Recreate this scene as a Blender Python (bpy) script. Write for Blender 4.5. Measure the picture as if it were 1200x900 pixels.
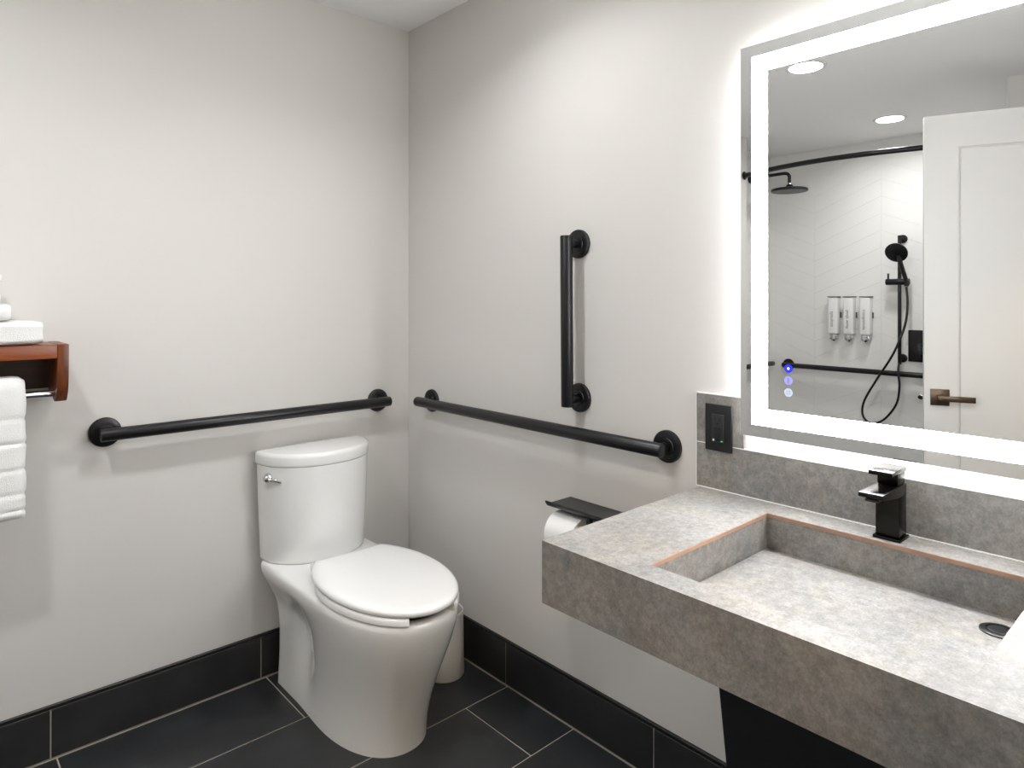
import bpy, bmesh, math, random
from mathutils import Vector, Matrix, noise as mnoise

# ---------------------------------------------------------------- clear
for o in list(bpy.data.objects):
    bpy.data.objects.remove(o, do_unlink=True)
scene = bpy.context.scene
COL = scene.collection
random.seed(7)
PI = math.pi

# ---------------------------------------------------------------- camera (1200 x 900 frame, f = 785 px, level, horizon at row 349)
cd = bpy.data.cameras.new('camera')
cam = bpy.data.objects.new('camera', cd)
COL.objects.link(cam)
cam.location = (-1.506, -2.279, 1.30)
cam.rotation_euler = (PI / 2, 0, math.radians(47.776 - 90.0))
cd.sensor_fit = 'HORIZONTAL'
cd.sensor_width = 36.0
cd.lens = 785.0 / 1200.0 * 36.0
cd.shift_y = -101.0 / 1200.0
cd.clip_start = 0.01
scene.camera = cam

# ---------------------------------------------------------------- world, exposure
world = bpy.data.worlds.new('world')
scene.world = world
world.use_nodes = True
world.node_tree.nodes['Background'].inputs[0].default_value = (0.9, 0.93, 1.0, 1)
world.node_tree.nodes['Background'].inputs[1].default_value = 0.3
vs = scene.view_settings
vs.view_transform = 'Standard'
vs.look = 'None'
vs.exposure = 1.0
vs.gamma = 1.0
vs.use_curve_mapping = False

DOWNLIGHT_W = 4.7    # watts of each recessed ceiling lamp (lensed: wide beam, little light along the ceiling)
SPREAD = 158.0
HALL_W = 7.0         # watts of the warm lamp outside the door
BAND = 34.0            # emission of the frosted mirror band
BACKLIGHT = 15.0       # emission of the strip behind the mirror

# ---------------------------------------------------------------- materials
def srgb(r, g, b):
    f = lambda c: (c / 255.0) / 12.92 if c / 255.0 <= 0.04045 else (((c / 255.0) + 0.055) / 1.055) ** 2.4
    return (f(r), f(g), f(b), 1.0)

def new_mat(name):
    m = bpy.data.materials.new(name)
    m.use_nodes = True
    nt = m.node_tree
    return m, nt, nt.nodes['Principled BSDF']

def plain(name, col, rough=0.5, metal=0.0, bump=0.0, bscale=200.0, vary=0.0, vscale=8.0, coat=0.0, spec=0.5, sheen=0.0):
    m, nt, b = new_mat(name)
    b.inputs['Base Color'].default_value = col
    b.inputs['Roughness'].default_value = rough
    b.inputs['Metallic'].default_value = metal
    b.inputs['Specular IOR Level'].default_value = spec
    if coat:
        b.inputs['Coat Weight'].default_value = coat
        b.inputs['Coat Roughness'].default_value = 0.05
    if sheen:
        b.inputs['Sheen Weight'].default_value = sheen
    tc = nt.nodes.new('ShaderNodeTexCoord')
    if vary:
        n = nt.nodes.new('ShaderNodeTexNoise')
        n.inputs['Scale'].default_value = vscale
        n.inputs['Detail'].default_value = 6
        nt.links.new(tc.outputs['Object'], n.inputs['Vector'])
        r = nt.nodes.new('ShaderNodeValToRGB')
        r.color_ramp.elements[0].position = 0.3
        r.color_ramp.elements[1].position = 0.7
        r.color_ramp.elements[0].color = tuple(max(0, c * (1 - vary)) for c in col[:3]) + (1,)
        r.color_ramp.elements[1].color = tuple(min(1, c * (1 + vary)) for c in col[:3]) + (1,)
        nt.links.new(n.outputs['Fac'], r.inputs['Fac'])
        nt.links.new(r.outputs['Color'], b.inputs['Base Color'])
    if bump:
        n2 = nt.nodes.new('ShaderNodeTexNoise')
        n2.inputs['Scale'].default_value = bscale
        n2.inputs['Detail'].default_value = 3
        nt.links.new(tc.outputs['Object'], n2.inputs['Vector'])
        bp = nt.nodes.new('ShaderNodeBump')
        bp.inputs['Strength'].default_value = bump
        bp.inputs['Distance'].default_value = 0.002
        nt.links.new(n2.outputs['Fac'], bp.inputs['Height'])
        nt.links.new(bp.outputs['Normal'], b.inputs['Normal'])
    return m

def emit(name, col, strength):
    m, nt, b = new_mat(name)
    b.inputs['Base Color'].default_value = (0.02, 0.02, 0.02, 1)
    b.inputs['Emission Color'].default_value = col
    b.inputs['Emission Strength'].default_value = strength
    return m

def stone_mat(name, dark, mid, light, rough=0.62):
    """mottled concrete-look porcelain: three layers of noise in world-sized object space"""
    m, nt, b = new_mat(name)
    geo = nt.nodes.new('ShaderNodeNewGeometry')
    def nz(scale, detail, dist=0.0):
        n = nt.nodes.new('ShaderNodeTexNoise')
        n.inputs['Scale'].default_value = scale
        n.inputs['Detail'].default_value = detail
        n.inputs['Roughness'].default_value = 0.68
        n.inputs['Distortion'].default_value = dist
        nt.links.new(geo.outputs['Position'], n.inputs['Vector'])
        return n
    a, c, d = nz(5, 6, 0.2), nz(62, 10, 0.1), nz(260, 4)
    def math_node(op, x, y):
        k = nt.nodes.new('ShaderNodeMath'); k.operation = op
        for i, v in enumerate((x, y)):
            if isinstance(v, (int, float)): k.inputs[i].default_value = v
            else: nt.links.new(v, k.inputs[i])
        return k.outputs[0]
    s = math_node('ADD', math_node('MULTIPLY', a.outputs['Fac'], 0.34), math_node('MULTIPLY', c.outputs['Fac'], 0.38))
    s = math_node('ADD', s, math_node('MULTIPLY', d.outputs['Fac'], 0.28))
    r = nt.nodes.new('ShaderNodeValToRGB')
    e = r.color_ramp.elements
    e[0].position, e[0].color = 0.36, dark
    e[1].position, e[1].color = 0.64, light
    k = e.new(0.5); k.color = mid
    nt.links.new(s, r.inputs['Fac'])
    # drift of hue: cool grey patches against tan ones
    hn = nz(9, 4, 0.4)
    hr = nt.nodes.new('ShaderNodeValToRGB')
    hr.color_ramp.elements[0].position, hr.color_ramp.elements[0].color = 0.35, (0.965, 0.99, 1.03, 1)
    hr.color_ramp.elements[1].position, hr.color_ramp.elements[1].color = 0.65, (1.03, 1.0, 0.955, 1)
    nt.links.new(hn.outputs['Fac'], hr.inputs['Fac'])
    mx = nt.nodes.new('ShaderNodeMix'); mx.data_type = 'RGBA'; mx.blend_type = 'MULTIPLY'
    mx.inputs['Factor'].default_value = 1.0
    nt.links.new(r.outputs['Color'], mx.inputs[6]); nt.links.new(hr.outputs['Color'], mx.inputs[7])
    nt.links.new(mx.outputs[2], b.inputs['Base Color'])
    b.inputs['Roughness'].default_value = rough
    b.inputs['Specular IOR Level'].default_value = 0.3
    bp = nt.nodes.new('ShaderNodeBump')
    bp.inputs['Strength'].default_value = 0.25
    bp.inputs['Distance'].default_value = 0.001
    nt.links.new(c.outputs['Fac'], bp.inputs['Height'])
    nt.links.new(bp.outputs['Normal'], b.inputs['Normal'])
    return m

def wood_mat(name, dark, light, axis='X'):
    m, nt, b = new_mat(name)
    tc = nt.nodes.new('ShaderNodeTexCoord')
    mp = nt.nodes.new('ShaderNodeMapping')
    mp.inputs['Scale'].default_value = (1.5, 18, 18) if axis == 'X' else (18, 18, 1.5)
    n = nt.nodes.new('ShaderNodeTexNoise')
    n.inputs['Scale'].default_value = 4
    n.inputs['Detail'].default_value = 8
    n.inputs['Distortion'].default_value = 0.8
    r = nt.nodes.new('ShaderNodeValToRGB')
    r.color_ramp.elements[0].position, r.color_ramp.elements[0].color = 0.3, dark
    r.color_ramp.elements[1].position, r.color_ramp.elements[1].color = 0.72, light
    nt.links.new(tc.outputs['Object'], mp.inputs['Vector'])
    nt.links.new(mp.outputs['Vector'], n.inputs['Vector'])
    nt.links.new(n.outputs['Fac'], r.inputs['Fac'])
    nt.links.new(r.outputs['Color'], b.inputs['Base Color'])
    b.inputs['Roughness'].default_value = 0.32
    return m

M = {}
M['paint'] = plain('wall_paint', srgb(216, 213, 209), 0.55, bump=0.06, bscale=160, spec=0.35)
M['paint_ceiling'] = plain('ceiling_paint', srgb(245, 245, 244), 0.7, bump=0.05, bscale=140, spec=0.3)
M['floor_tile'] = plain('charcoal_tile', srgb(41, 43, 45), 0.38, bump=0.12, bscale=60, vary=0.28, vscale=7)
M['base_tile'] = plain('charcoal_base_tile', srgb(40, 41, 42), 0.40, bump=0.12, bscale=60, vary=0.28, vscale=6)
M['grout'] = plain('grout', srgb(176, 168, 156), 0.9)
M['black_trim'] = plain('black_edge_trim', srgb(22, 22, 23), 0.35)
M['black'] = plain('matte_black_metal', srgb(15, 16, 18), 0.34, metal=0.0, spec=0.45)
M['black_plastic'] = plain('black_plastic', srgb(22, 23, 25), 0.38)
M['black_face'] = plain('receptacle_face', srgb(38, 39, 41), 0.3)
M['black_slot'] = plain('slot_black', srgb(4, 4, 4), 0.6)
M['black_gloss'] = plain('satin_black_faucet', srgb(44, 43, 41), 0.26, metal=1.0)
M['bronze'] = plain('oil_rubbed_bronze', srgb(72, 58, 44), 0.35, metal=0.75)
M['chrome'] = plain('chrome', srgb(220, 220, 222), 0.08, metal=1.0)
M['porcelain'] = plain('porcelain', srgb(240, 240, 238), 0.10, coat=0.6)
M['seat_plastic'] = plain('seat_plastic', srgb(240, 240, 239), 0.16, coat=0.3)
M['white_plastic'] = plain('white_plastic', srgb(226, 225, 222), 0.35)
M['terry'] = plain('terry_cloth', srgb(240, 240, 238), 0.95, bump=0.9, bscale=420, spec=0.1, sheen=0.3)
M['tissue'] = plain('tissue_paper', srgb(240, 240, 240), 0.95, bump=0.2, bscale=500, spec=0.1)
M['cardboard'] = plain('cardboard', srgb(176, 140, 84), 0.9)
M['stone'] = stone_mat('concrete_look_tile', srgb(100, 98, 96), srgb(131, 128, 125), srgb(162, 158, 153))
M['edge_strip'] = plain('bare_tile_edge', srgb(166, 130, 108), 0.6, vary=0.1, vscale=30)
M['caulk'] = plain('white_caulk', srgb(232, 230, 225), 0.5)
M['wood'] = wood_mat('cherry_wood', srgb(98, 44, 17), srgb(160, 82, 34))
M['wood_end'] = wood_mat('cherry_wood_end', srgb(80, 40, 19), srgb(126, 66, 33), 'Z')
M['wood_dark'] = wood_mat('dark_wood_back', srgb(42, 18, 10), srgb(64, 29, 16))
M['shower_tile'] = plain('white_wall_tile', srgb(226, 224, 220), 0.22, bump=0.05, bscale=12)
M['shower_grout'] = plain('pale_grout', srgb(222, 220, 216), 0.7)
M['door'] = plain('door_paint', srgb(190, 188, 185), 0.45)
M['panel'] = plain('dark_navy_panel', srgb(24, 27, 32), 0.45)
M['print'] = plain('grey_print', srgb(80, 80, 80), 0.6)
M['mirror'] = plain('silvered_glass', (0.94, 0.95, 0.95, 1), 0.0, metal=1.0)
M['mirror_back'] = plain('mirror_housing', srgb(200, 200, 200), 0.5)
M['band'] = emit('frosted_lit_band', (0.975, 0.99, 1.0, 1), BAND)
M['backlight'] = emit('backlight_strip', (0.985, 0.99, 1.0, 1), BACKLIGHT)
M['lamp'] = emit('downlight_diffuser', (0.99, 0.99, 1.0, 1), 14.0)
M['hall_lamp'] = emit('warm_diffuser', (1.0, 0.80, 0.58, 1), 14.0)
M['icon_blue'] = emit('blue_touch_icon', (0.015, 0.02, 1.0, 1), 0.6)
M['icon_lilac'] = emit('lilac_touch_icon', (0.42, 0.40, 1.0, 1), 0.55)
M['icon_white'] = emit('white_touch_icon', (0.70, 0.80, 0.95, 1), 0.5)
M['icon_mark'] = emit('icon_mark_white', (1, 1, 1, 1), 1.0)
M['icon_mark_dim'] = plain('icon_mark_dim', srgb(120, 120, 150), 0.5)
M['led_green'] = emit('green_led', (0.05, 1.0, 0.3, 1), 0.8)

# ---------------------------------------------------------------- object helpers
WORLD = {}   # world origin of each object

def tag(o, label=None, cat=None, group=None, kind=None):
    if label: o['label'] = label
    if cat: o['category'] = cat
    if group: o['group'] = group
    if kind: o['kind'] = kind
    return o

def thing(name, loc, label, cat, group=None):
    o = bpy.data.objects.new(name, None)
    o.empty_display_size = 0.05
    COL.objects.link(o)
    o.location = loc
    WORLD[o.name] = Vector(loc)
    return tag(o, label, cat, group)

def link(name, bm, mat, parent=None, smooth=35, origin=None):
    """bm holds world coordinates; object origin = its root's origin"""
    me = bpy.data.meshes.new(name)
    bmesh.ops.recalc_face_normals(bm, faces=bm.faces[:])
    bm.to_mesh(me)
    bm.free()
    me.materials.append(mat)
    if smooth:
        me.polygons.foreach_set('use_smooth', [True] * len(me.polygons))
        me.set_sharp_from_angle(angle=math.radians(smooth))
    o = bpy.data.objects.new(name, me)
    COL.objects.link(o)
    if parent is not None:
        w = WORLD[parent.name]
        o.parent = parent
    else:
        if origin is None:
            xs = [v.co for v in me.vertices]
            origin = ((min(c.x for c in xs) + max(c.x for c in xs)) / 2, (min(c.y for c in xs) + max(c.y for c in xs)) / 2, min(c.z for c in xs))
        w = Vector(origin)
        o.location = w
    me.transform(Matrix.Translation(-w))
    WORLD[o.name] = Vector(w)
    return o

def struct(name, bm, mat, **k):
    return tag(link(name, bm, mat, **k), kind='structure')

def add_box(bm, x, y, z, bev=0.0, seg=2, mat=None):
    x0, x1 = sorted(x); y0, y1 = sorted(y); z0, z1 = sorted(z)
    b2 = bmesh.new()
    bmesh.ops.create_cube(b2, size=1.0)
    for v in b2.verts:
        v.co = Vector((x0 + (v.co.x + .5) * (x1 - x0), y0 + (v.co.y + .5) * (y1 - y0), z0 + (v.co.z + .5) * (z1 - z0)))
    if bev:
        bmesh.ops.bevel(b2, geom=b2.edges[:], offset=bev, segments=seg, profile=0.5, affect='EDGES')
    if mat is not None:
        b2.transform(mat)
    join(bm, b2)
    return bm

def join(bm, b2):
    mp = {}
    for v in b2.verts: mp[v] = bm.verts.new(v.co)
    for f in b2.faces:
        try: bm.faces.new([mp[v] for v in f.verts])
        except ValueError: pass
    b2.free()

def box(x, y, z, bev=0.0, seg=2):
    return add_box(bmesh.new(), x, y, z, bev, seg)

def frame_for(d):
    d = Vector(d).normalized()
    u = d.cross(Vector((0, 0, 1)))
    if u.length < 1e-4: u = Vector((1, 0, 0))
    u.normalize()
    return d, u, d.cross(u).normalized()

def add_lathe(bm, base, axis, prof, n=32):
    """prof: (distance along axis, radius); open ends closed by caps when radius > 0"""
    d, u, v = frame_for(axis)
    base = Vector(base)
    rings = []
    for h, r in prof:
        rings.append([bm.verts.new(base + d * h + (u * math.cos(2 * PI * i / n) + v * math.sin(2 * PI * i / n)) * max(r, 1e-5)) for i in range(n)])
    for a, b in zip(rings, rings[1:]):
        for i in range(n):
            bm.faces.new((a[i], a[(i + 1) % n], b[(i + 1) % n], b[i]))
    bm.faces.new(rings[0]); bm.faces.new(rings[-1])
    return bm

def lathe(base, axis, prof, n=32): return add_lathe(bmesh.new(), base, axis, prof, n)

def rod(p0, p1, r, n=24, edge=0.002):
    p0, p1 = Vector(p0), Vector(p1)
    L = (p1 - p0).length
    e = min(edge, r * .8)
    return lathe(p0, p1 - p0, [(0, r - e), (e * .3, r - e * .3), (e, r), (L - e, r), (L - e * .3, r - e * .3), (L, r - e)], n)

def tube(pts, r, n=12, steps=8):
    """smooth tube through the points (Catmull-Rom)"""
    P = [Vector(p) for p in pts]
    Q = [P[0] * 2 - P[1]] + P + [P[-1] * 2 - P[-2]]
    path = []
    for i in range(1, len(Q) - 2):
        for s in range(steps):
            t = s / steps
            a, b, c, d = Q[i - 1], Q[i], Q[i + 1], Q[i + 2]
            path.append(0.5 * (2 * b + (c - a) * t + (2 * a - 5 * b + 4 * c - d) * t * t + (-a + 3 * b - 3 * c + d) * t ** 3))
    path.append(P[-1])
    bm = bmesh.new()
    rings = []
    d = (path[1] - path[0]).normalized()
    _, u, v = frame_for(d)
    for i, p in enumerate(path):
        dn = (path[min(i + 1, len(path) - 1)] - path[max(i - 1, 0)]).normalized()
        u = (u - dn * u.dot(dn)).normalized()
        v = dn.cross(u)
        rings.append([bm.verts.new(p + (u * math.cos(2 * PI * k / n) + v * math.sin(2 * PI * k / n)) * r) for k in range(n)])
    for a, b in zip(rings, rings[1:]):
        for k in range(n): bm.faces.new((a[k], a[(k + 1) % n], b[(k + 1) % n], b[k]))
    bm.faces.new(rings[0]); bm.faces.new(rings[-1])
    return bm

def prism(poly, axis, lo, hi):
    """poly: 2-D points; axis = index of the extrusion axis; the two others in order"""
    bm = bmesh.new()
    def P(p, h):
        c = [p[0], p[1]]; c.insert(axis, h); return Vector(c)
    a = [bm.verts.new(P(p, lo)) for p in poly]
    b = [bm.verts.new(P(p, hi)) for p in poly]
    n = len(poly)
    bm.faces.new(a); bm.faces.new(b)
    for i in range(n): bm.faces.new((a[i], a[(i + 1) % n], b[(i + 1) % n], b[i]))
    return bm

def loft(sections, cap=True):
    bm = bmesh.new()
    R = [[bm.verts.new(p) for p in s] for s in sections]
    n = len(R[0])
    for a, b in zip(R, R[1:]):
        for i in range(n): bm.faces.new((a[i], a[(i + 1) % n], b[(i + 1) % n], b[i]))
    if cap:
        bm.faces.new(R[0]); bm.faces.new(R[-1])
    return bm

def bevel_all(bm, off, seg=2, ang=30):
    bmesh.ops.recalc_face_normals(bm, faces=bm.faces[:])
    es = [e for e in bm.edges if len(e.link_faces) == 2 and e.calc_face_angle(0) > math.radians(ang)]
    bmesh.ops.bevel(bm, geom=es, offset=off, segments=seg, profile=0.5, affect='EDGES')
    return bm

def text_bm(body, size, extrude=0.0002):
    cu = bpy.data.curves.new('t', 'FONT')
    cu.body = body; cu.size = size; cu.extrude = extrude
    cu.align_x = 'CENTER'; cu.align_y = 'CENTER'
    to = bpy.data.objects.new('t', cu)
    COL.objects.link(to)
    dg = bpy.context.evaluated_depsgraph_get()
    dg.update()
    me = bpy.data.meshes.new_from_object(to.evaluated_get(dg))
    bm = bmesh.new(); bm.from_mesh(me)
    bpy.data.objects.remove(to); bpy.data.curves.remove(cu); bpy.data.meshes.remove(me)
    return bm

MIR = 0.035                      # mirror face stands this far off the wall
def V(xv, y, z):                 # a spot seen in the mirror (depth xv behind the wall plane) -> its real place
    return Vector((-xv - 2 * MIR, y, z))

CEIL = 2.372
XJ = -2.765      # outside corner where the shower recess starts
XB = -3.482      # shower back wall
YS = 0.20        # shower end wall
YP = -1.49       # partition face
XP = -2.531      # partition end
YF = -2.30       # wall with the door
T = 0.10

# ================================================================= SETTING
# floor: grout bed with 60 x 30 cm tiles in third-bond rows
floor = struct('floor', box((XB, 0), (-3.65, YS), (-0.06, -0.0022)), M['grout'], smooth=0)
TW, TD, G = 0.6, 0.298, 0.004
tile_cache = {}
def floor_tile(x0, x1, y0, y1):
    key = (round(x1 - x0, 4), round(y1 - y0, 4))
    if key not in tile_cache:
        b = box((0, key[0]), (0, key[1]), (-0.010, 0.0), 0.0012, 1)
        me = bpy.data.meshes.new('tile'); bmesh.ops.recalc_face_normals(b, faces=b.faces[:]); b.to_mesh(me); b.free()
        me.materials.append(M['floor_tile'])
        tile_cache[key] = me
    o = bpy.data.objects.new('tile', tile_cache[key]); COL.objects.link(o)
    o.parent = floor
    o.location = Vector((x0, y0, 0)) - WORLD[floor.name]
    WORLD[o.name] = Vector((x0, y0, 0))
row = 0
y1 = -0.012
first = {0: -0.586, 1: -0.386, 2: -0.187}
while y1 > -3.6:
    y0 = y1 - TD
    j = first[row % 3]
    edges = [0.0]
    while j > XB:
        edges.append(j); j -= TW
    edges.append(XB)
    xr = -0.012
    for a, b in zip(edges, edges[1:]):
        xa = min(a, xr) - (G / 2 if a < 0 else 0)
        xb = b + (G / 2 if b > XB else 0)
        floor_tile(xb, xa, y0 + G / 2, y1 - G / 2)
    y1 = y0; row += 1
# strip of tile row inside the shower recess
for a, b in ((XJ, XB + 0.30), (XB + 0.30, XB)):
    floor_tile(b + G / 2, a - G / 2, -0.010, YS - 0.004)

# ceiling
struct('ceiling', box((XB - T, T), (-3.75, YS + T), (CEIL, CEIL + T)), M['paint_ceiling'], smooth=0)

# walls
struct('wall_right', box((0, T), (-3.75, YS + T), (-0.06, CEIL)), M['paint'], smooth=0)
struct('wall_left', box((XJ, 0), (0, YS), (-0.06, CEIL)), M['paint'], smooth=0)
wall_sb = struct('wall_shower_back', box((XB - T, XB), (YP, YS + T), (-0.06, CEIL)), M['shower_grout'], smooth=0)
wall_se = struct('wall_shower_end', box((XB, 0), (YS, YS + T), (-0.06, CEIL)), M['shower_grout'], smooth=0)
struct('wall_partition', box((XB - T, XP), (YF, YP), (-0.06, CEIL)), M['paint'], smooth=0)
DX0, DX1, DH = -2.02, -0.93, 2.045      # doorway
b = box((DX1, 0), (YF - 0.12, YF), (-0.06, CEIL))
add_box(b, (XB - T, DX0), (YF - 0.12, YF), (-0.06, CEIL))
add_box(b, (DX0, DX1), (YF - 0.12, YF), (DH, CEIL))
struct('wall_front', b, M['paint'], smooth=0)
# door jamb lining
b = box((DX1 - 0.012, DX1), (YF - 0.125, YF + 0.004), (0, DH))
add_box(b, (DX0, DX0 + 0.012), (YF - 0.125, YF + 0.004), (0, DH))
add_box(b, (DX0, DX1), (YF - 0.125, YF + 0.004), (DH - 0.012, DH))
struct('trim_1', b, M['door'], smooth=0)
# the hallway outside
struct('wall_hall_end', box((XB - T, T), (-3.75, -3.65), (-0.06, CEIL)), M['paint'], smooth=0)
struct('wall_hall_side', box((XB - T, XB), (-3.65, YF - 0.12), (-0.06, CEIL)), M['paint'], smooth=0)

# baseboards: charcoal tiles with black edge trim on top
def baseboard(name, axis, joints, far, sgn):
    """axis 'x': along the left wall (y = 0); axis 'y': along the right wall (x = 0)"""
    z1, z2, th = 0.1405, 0.151, 0.010
    def bx(a0, a1, d0, d1, z0, zt, bev=0.0):
        return box((a0, a1), (-d0, -d1), (z0, zt), bev, 1) if axis == 'x' else box((-d0, -d1), (a0, a1), (z0, zt), bev, 1)
    root = struct(name, bx(far, -0.0005, 0.0003, th - 0.003, 0.0, z1), M['grout'], smooth=0)
    edges = [0.0] + joints + [far]
    for a, b_ in zip(edges, edges[1:]):
        p, q = b_ + 0.002, a - 0.002 - (0.009 if a == 0 else 0)
        link('tile', bx(p, q, 0.0005, th, 0.0035, z1 - 0.002, 0.001), M['base_tile'], root, 0)
    link('edge_trim', bx(far, -0.0005 if axis == 'x' else -0.0108, 0.0005, th + 0.0008, z1, z2, 0.0012), M['black_trim'], root, 0)
    return root
baseboard('baseboard_left', 'x', [-0.003 - 0.6, -1.2, -1.8, -2.4], XJ, 1)
baseboard('baseboard_right', 'y', [-0.597, -1.197, -1.797], YF, 1)

# shower wall tiles: chevron columns
def clip(poly, xmin, xmax, zmin, zmax):
    def cut(p, inside, inter):
        out = []
        for i in range(len(p)):
            a, b = p[i - 1], p[i]
            ia, ib = inside(a), inside(b)
            if ia != ib: out.append(inter(a, b))
            if ib: out.append(b)
        return out
    def ix(v): return lambda a, b: (v, a[1] + (b[1] - a[1]) * (v - a[0]) / (b[0] - a[0]))
    def iz(v): return lambda a, b: (a[0] + (b[0] - a[0]) * (v - a[1]) / (b[1] - a[1]), v)
    for ins, it in ((lambda p: p[0] >= xmin, ix(xmin)), (lambda p: p[0] <= xmax, ix(xmax)), (lambda p: p[1] >= zmin, iz(zmin)), (lambda p: p[1] <= zmax, iz(zmax))):
        if len(poly) < 3: return []
        poly = cut(poly, ins, it)
    return poly

def chevron(parent, lo, hi, phase, plane, up):
    """columns along s in [lo, hi]; plane(s, z, depth) -> world"""
    cw, ph, rise, g = 0.449, 0.1165, 0.195, 0.0010
    k0 = math.floor((lo - phase) / cw)
    s0 = phase + k0 * cw
    k = k0
    while s0 < hi - 0.005:
        s1 = s0 + cw
        up_right = (k % 2 == 0) == up
        z = -0.30
        while z < CEIL:
            za, zb = (z, z + rise) if up_right else (z + rise, z)
            poly = [(s0 + g / 2, za + g / 2), (s1 - g / 2, zb + g / 2), (s1 - g / 2, zb + ph - g / 2), (s0 + g / 2, za + ph - g / 2)]
            poly = clip(poly, lo + .001, hi - .001, 0.003, CEIL - 0.003)
            if len(poly) >= 3:
                bm = bmesh.new()
                bot = [bm.verts.new(plane(p[0], p[1], 0.0003)) for p in poly]
                cx = sum(p[0] for p in poly) / len(poly); cz = sum(p[1] for p in poly) / len(poly)
                top = [bm.verts.new(plane(p[0] + (cx - p[0]) * .01, p[1] + (cz - p[1]) * .012, 0.0014)) for p in poly]
                n = len(poly)
                bm.faces.new(top); bm.faces.new(bot)
                for i in range(n): bm.faces.new((bot[i], bot[(i + 1) % n], top[(i + 1) % n], top[i]))
                link('tile', bm, M['shower_tile'], parent, 0)
            z += ph
        s0 = s1; k += 1
# s = y on the back wall: valley at -0.146, apex at -0.595
chevron(wall_sb, YP, YS, -0.595, lambda s, z, d: Vector((XB + d, s, z)), (0 % 2 == 1))
chevron(wall_se, XB, XJ, XB - 0.15, lambda s, z, d: Vector((s, YS - d, z)), True)

# ================================================================= VANITY (wall-hung sink counter)
CT, CB = 0.822, 0.699          # counter top / bottom heights
CX = -0.575                     # front face
CY0, CY1 = -1.341, -2.265
BX0, BX1 = -0.516, -0.086       # basin front / back edge
BY0, BY1 = -1.557, -2.046
van = thing('vanity_sink', (-0.29, -1.80, 0.17), 'wall-hung concrete-look vanity with a long sunken rectangular basin', 'sink')
# top slab as four pieces around the basin (one mesh)
b = box((CX, BX0), (CY1, CY0), (CT - 0.014, CT))
add_box(b, (BX1, -0.001), (CY1, CY0), (CT - 0.014, CT))
add_box(b, (BX0, BX1), (BY0, CY0), (CT - 0.014, CT))
add_box(b, (BX0, BX1), (CY1, BY1), (CT - 0.014, CT))
bmesh.ops.remove_doubles(b, verts=b.verts[:], dist=1e-5)
top = link('countertop', b, M['stone'], van, 0)
b = box((CX, CX + 0.014), (CY1, CY0), (CB, CT - 0.0142))
link('front_apron', b, M['stone'], van, 0)
b = box((CX + 0.0142, -0.001), (CY0 - 0.014, CY0), (CB, CT - 0.0142))
link('side_apron', b, M['stone'], van, 0)
b = box((CX + 0.0142, -0.001), (CY1, CY1 + 0.014), (CB, CT - 0.0142))
link('side_apron', b, M['stone'], van, 0)
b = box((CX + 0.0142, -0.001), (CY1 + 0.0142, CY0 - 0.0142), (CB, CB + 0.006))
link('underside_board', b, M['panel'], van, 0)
# basin walls
FZ = 0.725
for y0, y1, x0, x1 in ((BY0, BY0 + 0.012, BX0 - 0.012, BX1 + 0.012), (BY1 - 0.012, BY1, BX0 - 0.012, BX1 + 0.012), (BY1, BY0, BX1, BX1 + 0.012), (BY1, BY0, BX0 - 0.012, BX0)):
    link('basin_wall', box((x0, x1), (y0, y1), (0.708, CT - 0.0142)), M['stone'], van, 0)
# bare tan edge showing at the top of the basin walls
st = 0.0012
b = box((BX0, BX1), (BY0 - st, BY0 - 0.0001), (CT - 0.0078, CT - 0.0006))
add_box(b, (BX1 - st, BX1 - 0.0001), (BY1 + st, BY0 - st), (CT - 0.0078, CT - 0.0006))
tag(link('edge_strip', b, M['edge_strip'], van, 0), 'tan bare edge of the tile along the basin rim')
# sub floor (gutter) and raised sloping basin slab
b = box((BX0, BX1), (BY1, BY0), (0.7065, 0.7440))
link('basin_gutter', b, M['stone'], van, 0)
g = 0.024
zf, zb_ = 0.7515, 0.7480
prof = [(BX0 + 0.0002, 0.7442), (BX1 - g, 0.7442), (BX1 - g, zb_), (BX0 + 0.0002, zf)]
b = prism(prof, 1, BY1 + 0.0005, BY0 - 0.006)
bevel_all(b, 0.0012, 1)
slab = link('basin_floor', b, M['stone'], van, 0)
# drain
slope = (zf - zb_) / ((BX1 - g) - BX0)
dn = (Vector((slope, 0, 1))).normalized()
dx, dy = -0.166, -2.001
dz = zb_ + ((BX1 - g) - dx) * slope
dr = link('drain', lathe(Vector((dx, dy, dz - 0.001)), dn, [(0, 0.0285), (0.003, 0.0285), (0.0042, 0.026), (0.0042, 0.020), (0.0015, 0.019), (0.0015, 0.0001)], 32), M['black'], van)
link('stopper', lathe(Vector((dx, dy, dz + 0.0006)), dn, [(0, 0.017), (0.002, 0.017), (0.0036, 0.015), (0.0042, 0.0001)], 28), M['black'], dr)
# slanted dark cover under the counter
prof = [(-0.010, 0.698), (-0.238, 0.698), (-0.150, 0.172), (-0.010, 0.172)]
pan = link('pipe_cover', prism(prof, 1, -2.10, -1.505), M['panel'], van, 0)
for py in (-1.55, -1.80, -2.06):
    for t_ in (0.42, 0.86):
        px_ = -0.238 + 0.088 * t_; pz_ = 0.698 - 0.526 * t_
        link('screw', lathe((px_ + 0.0004, py, pz_), Vector((-0.986, 0, -0.165)), [(0, 0.004), (0.0012, 0.0036), (0.0014, 0.0001)], 12), M['black_gloss'], pan)

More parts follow.
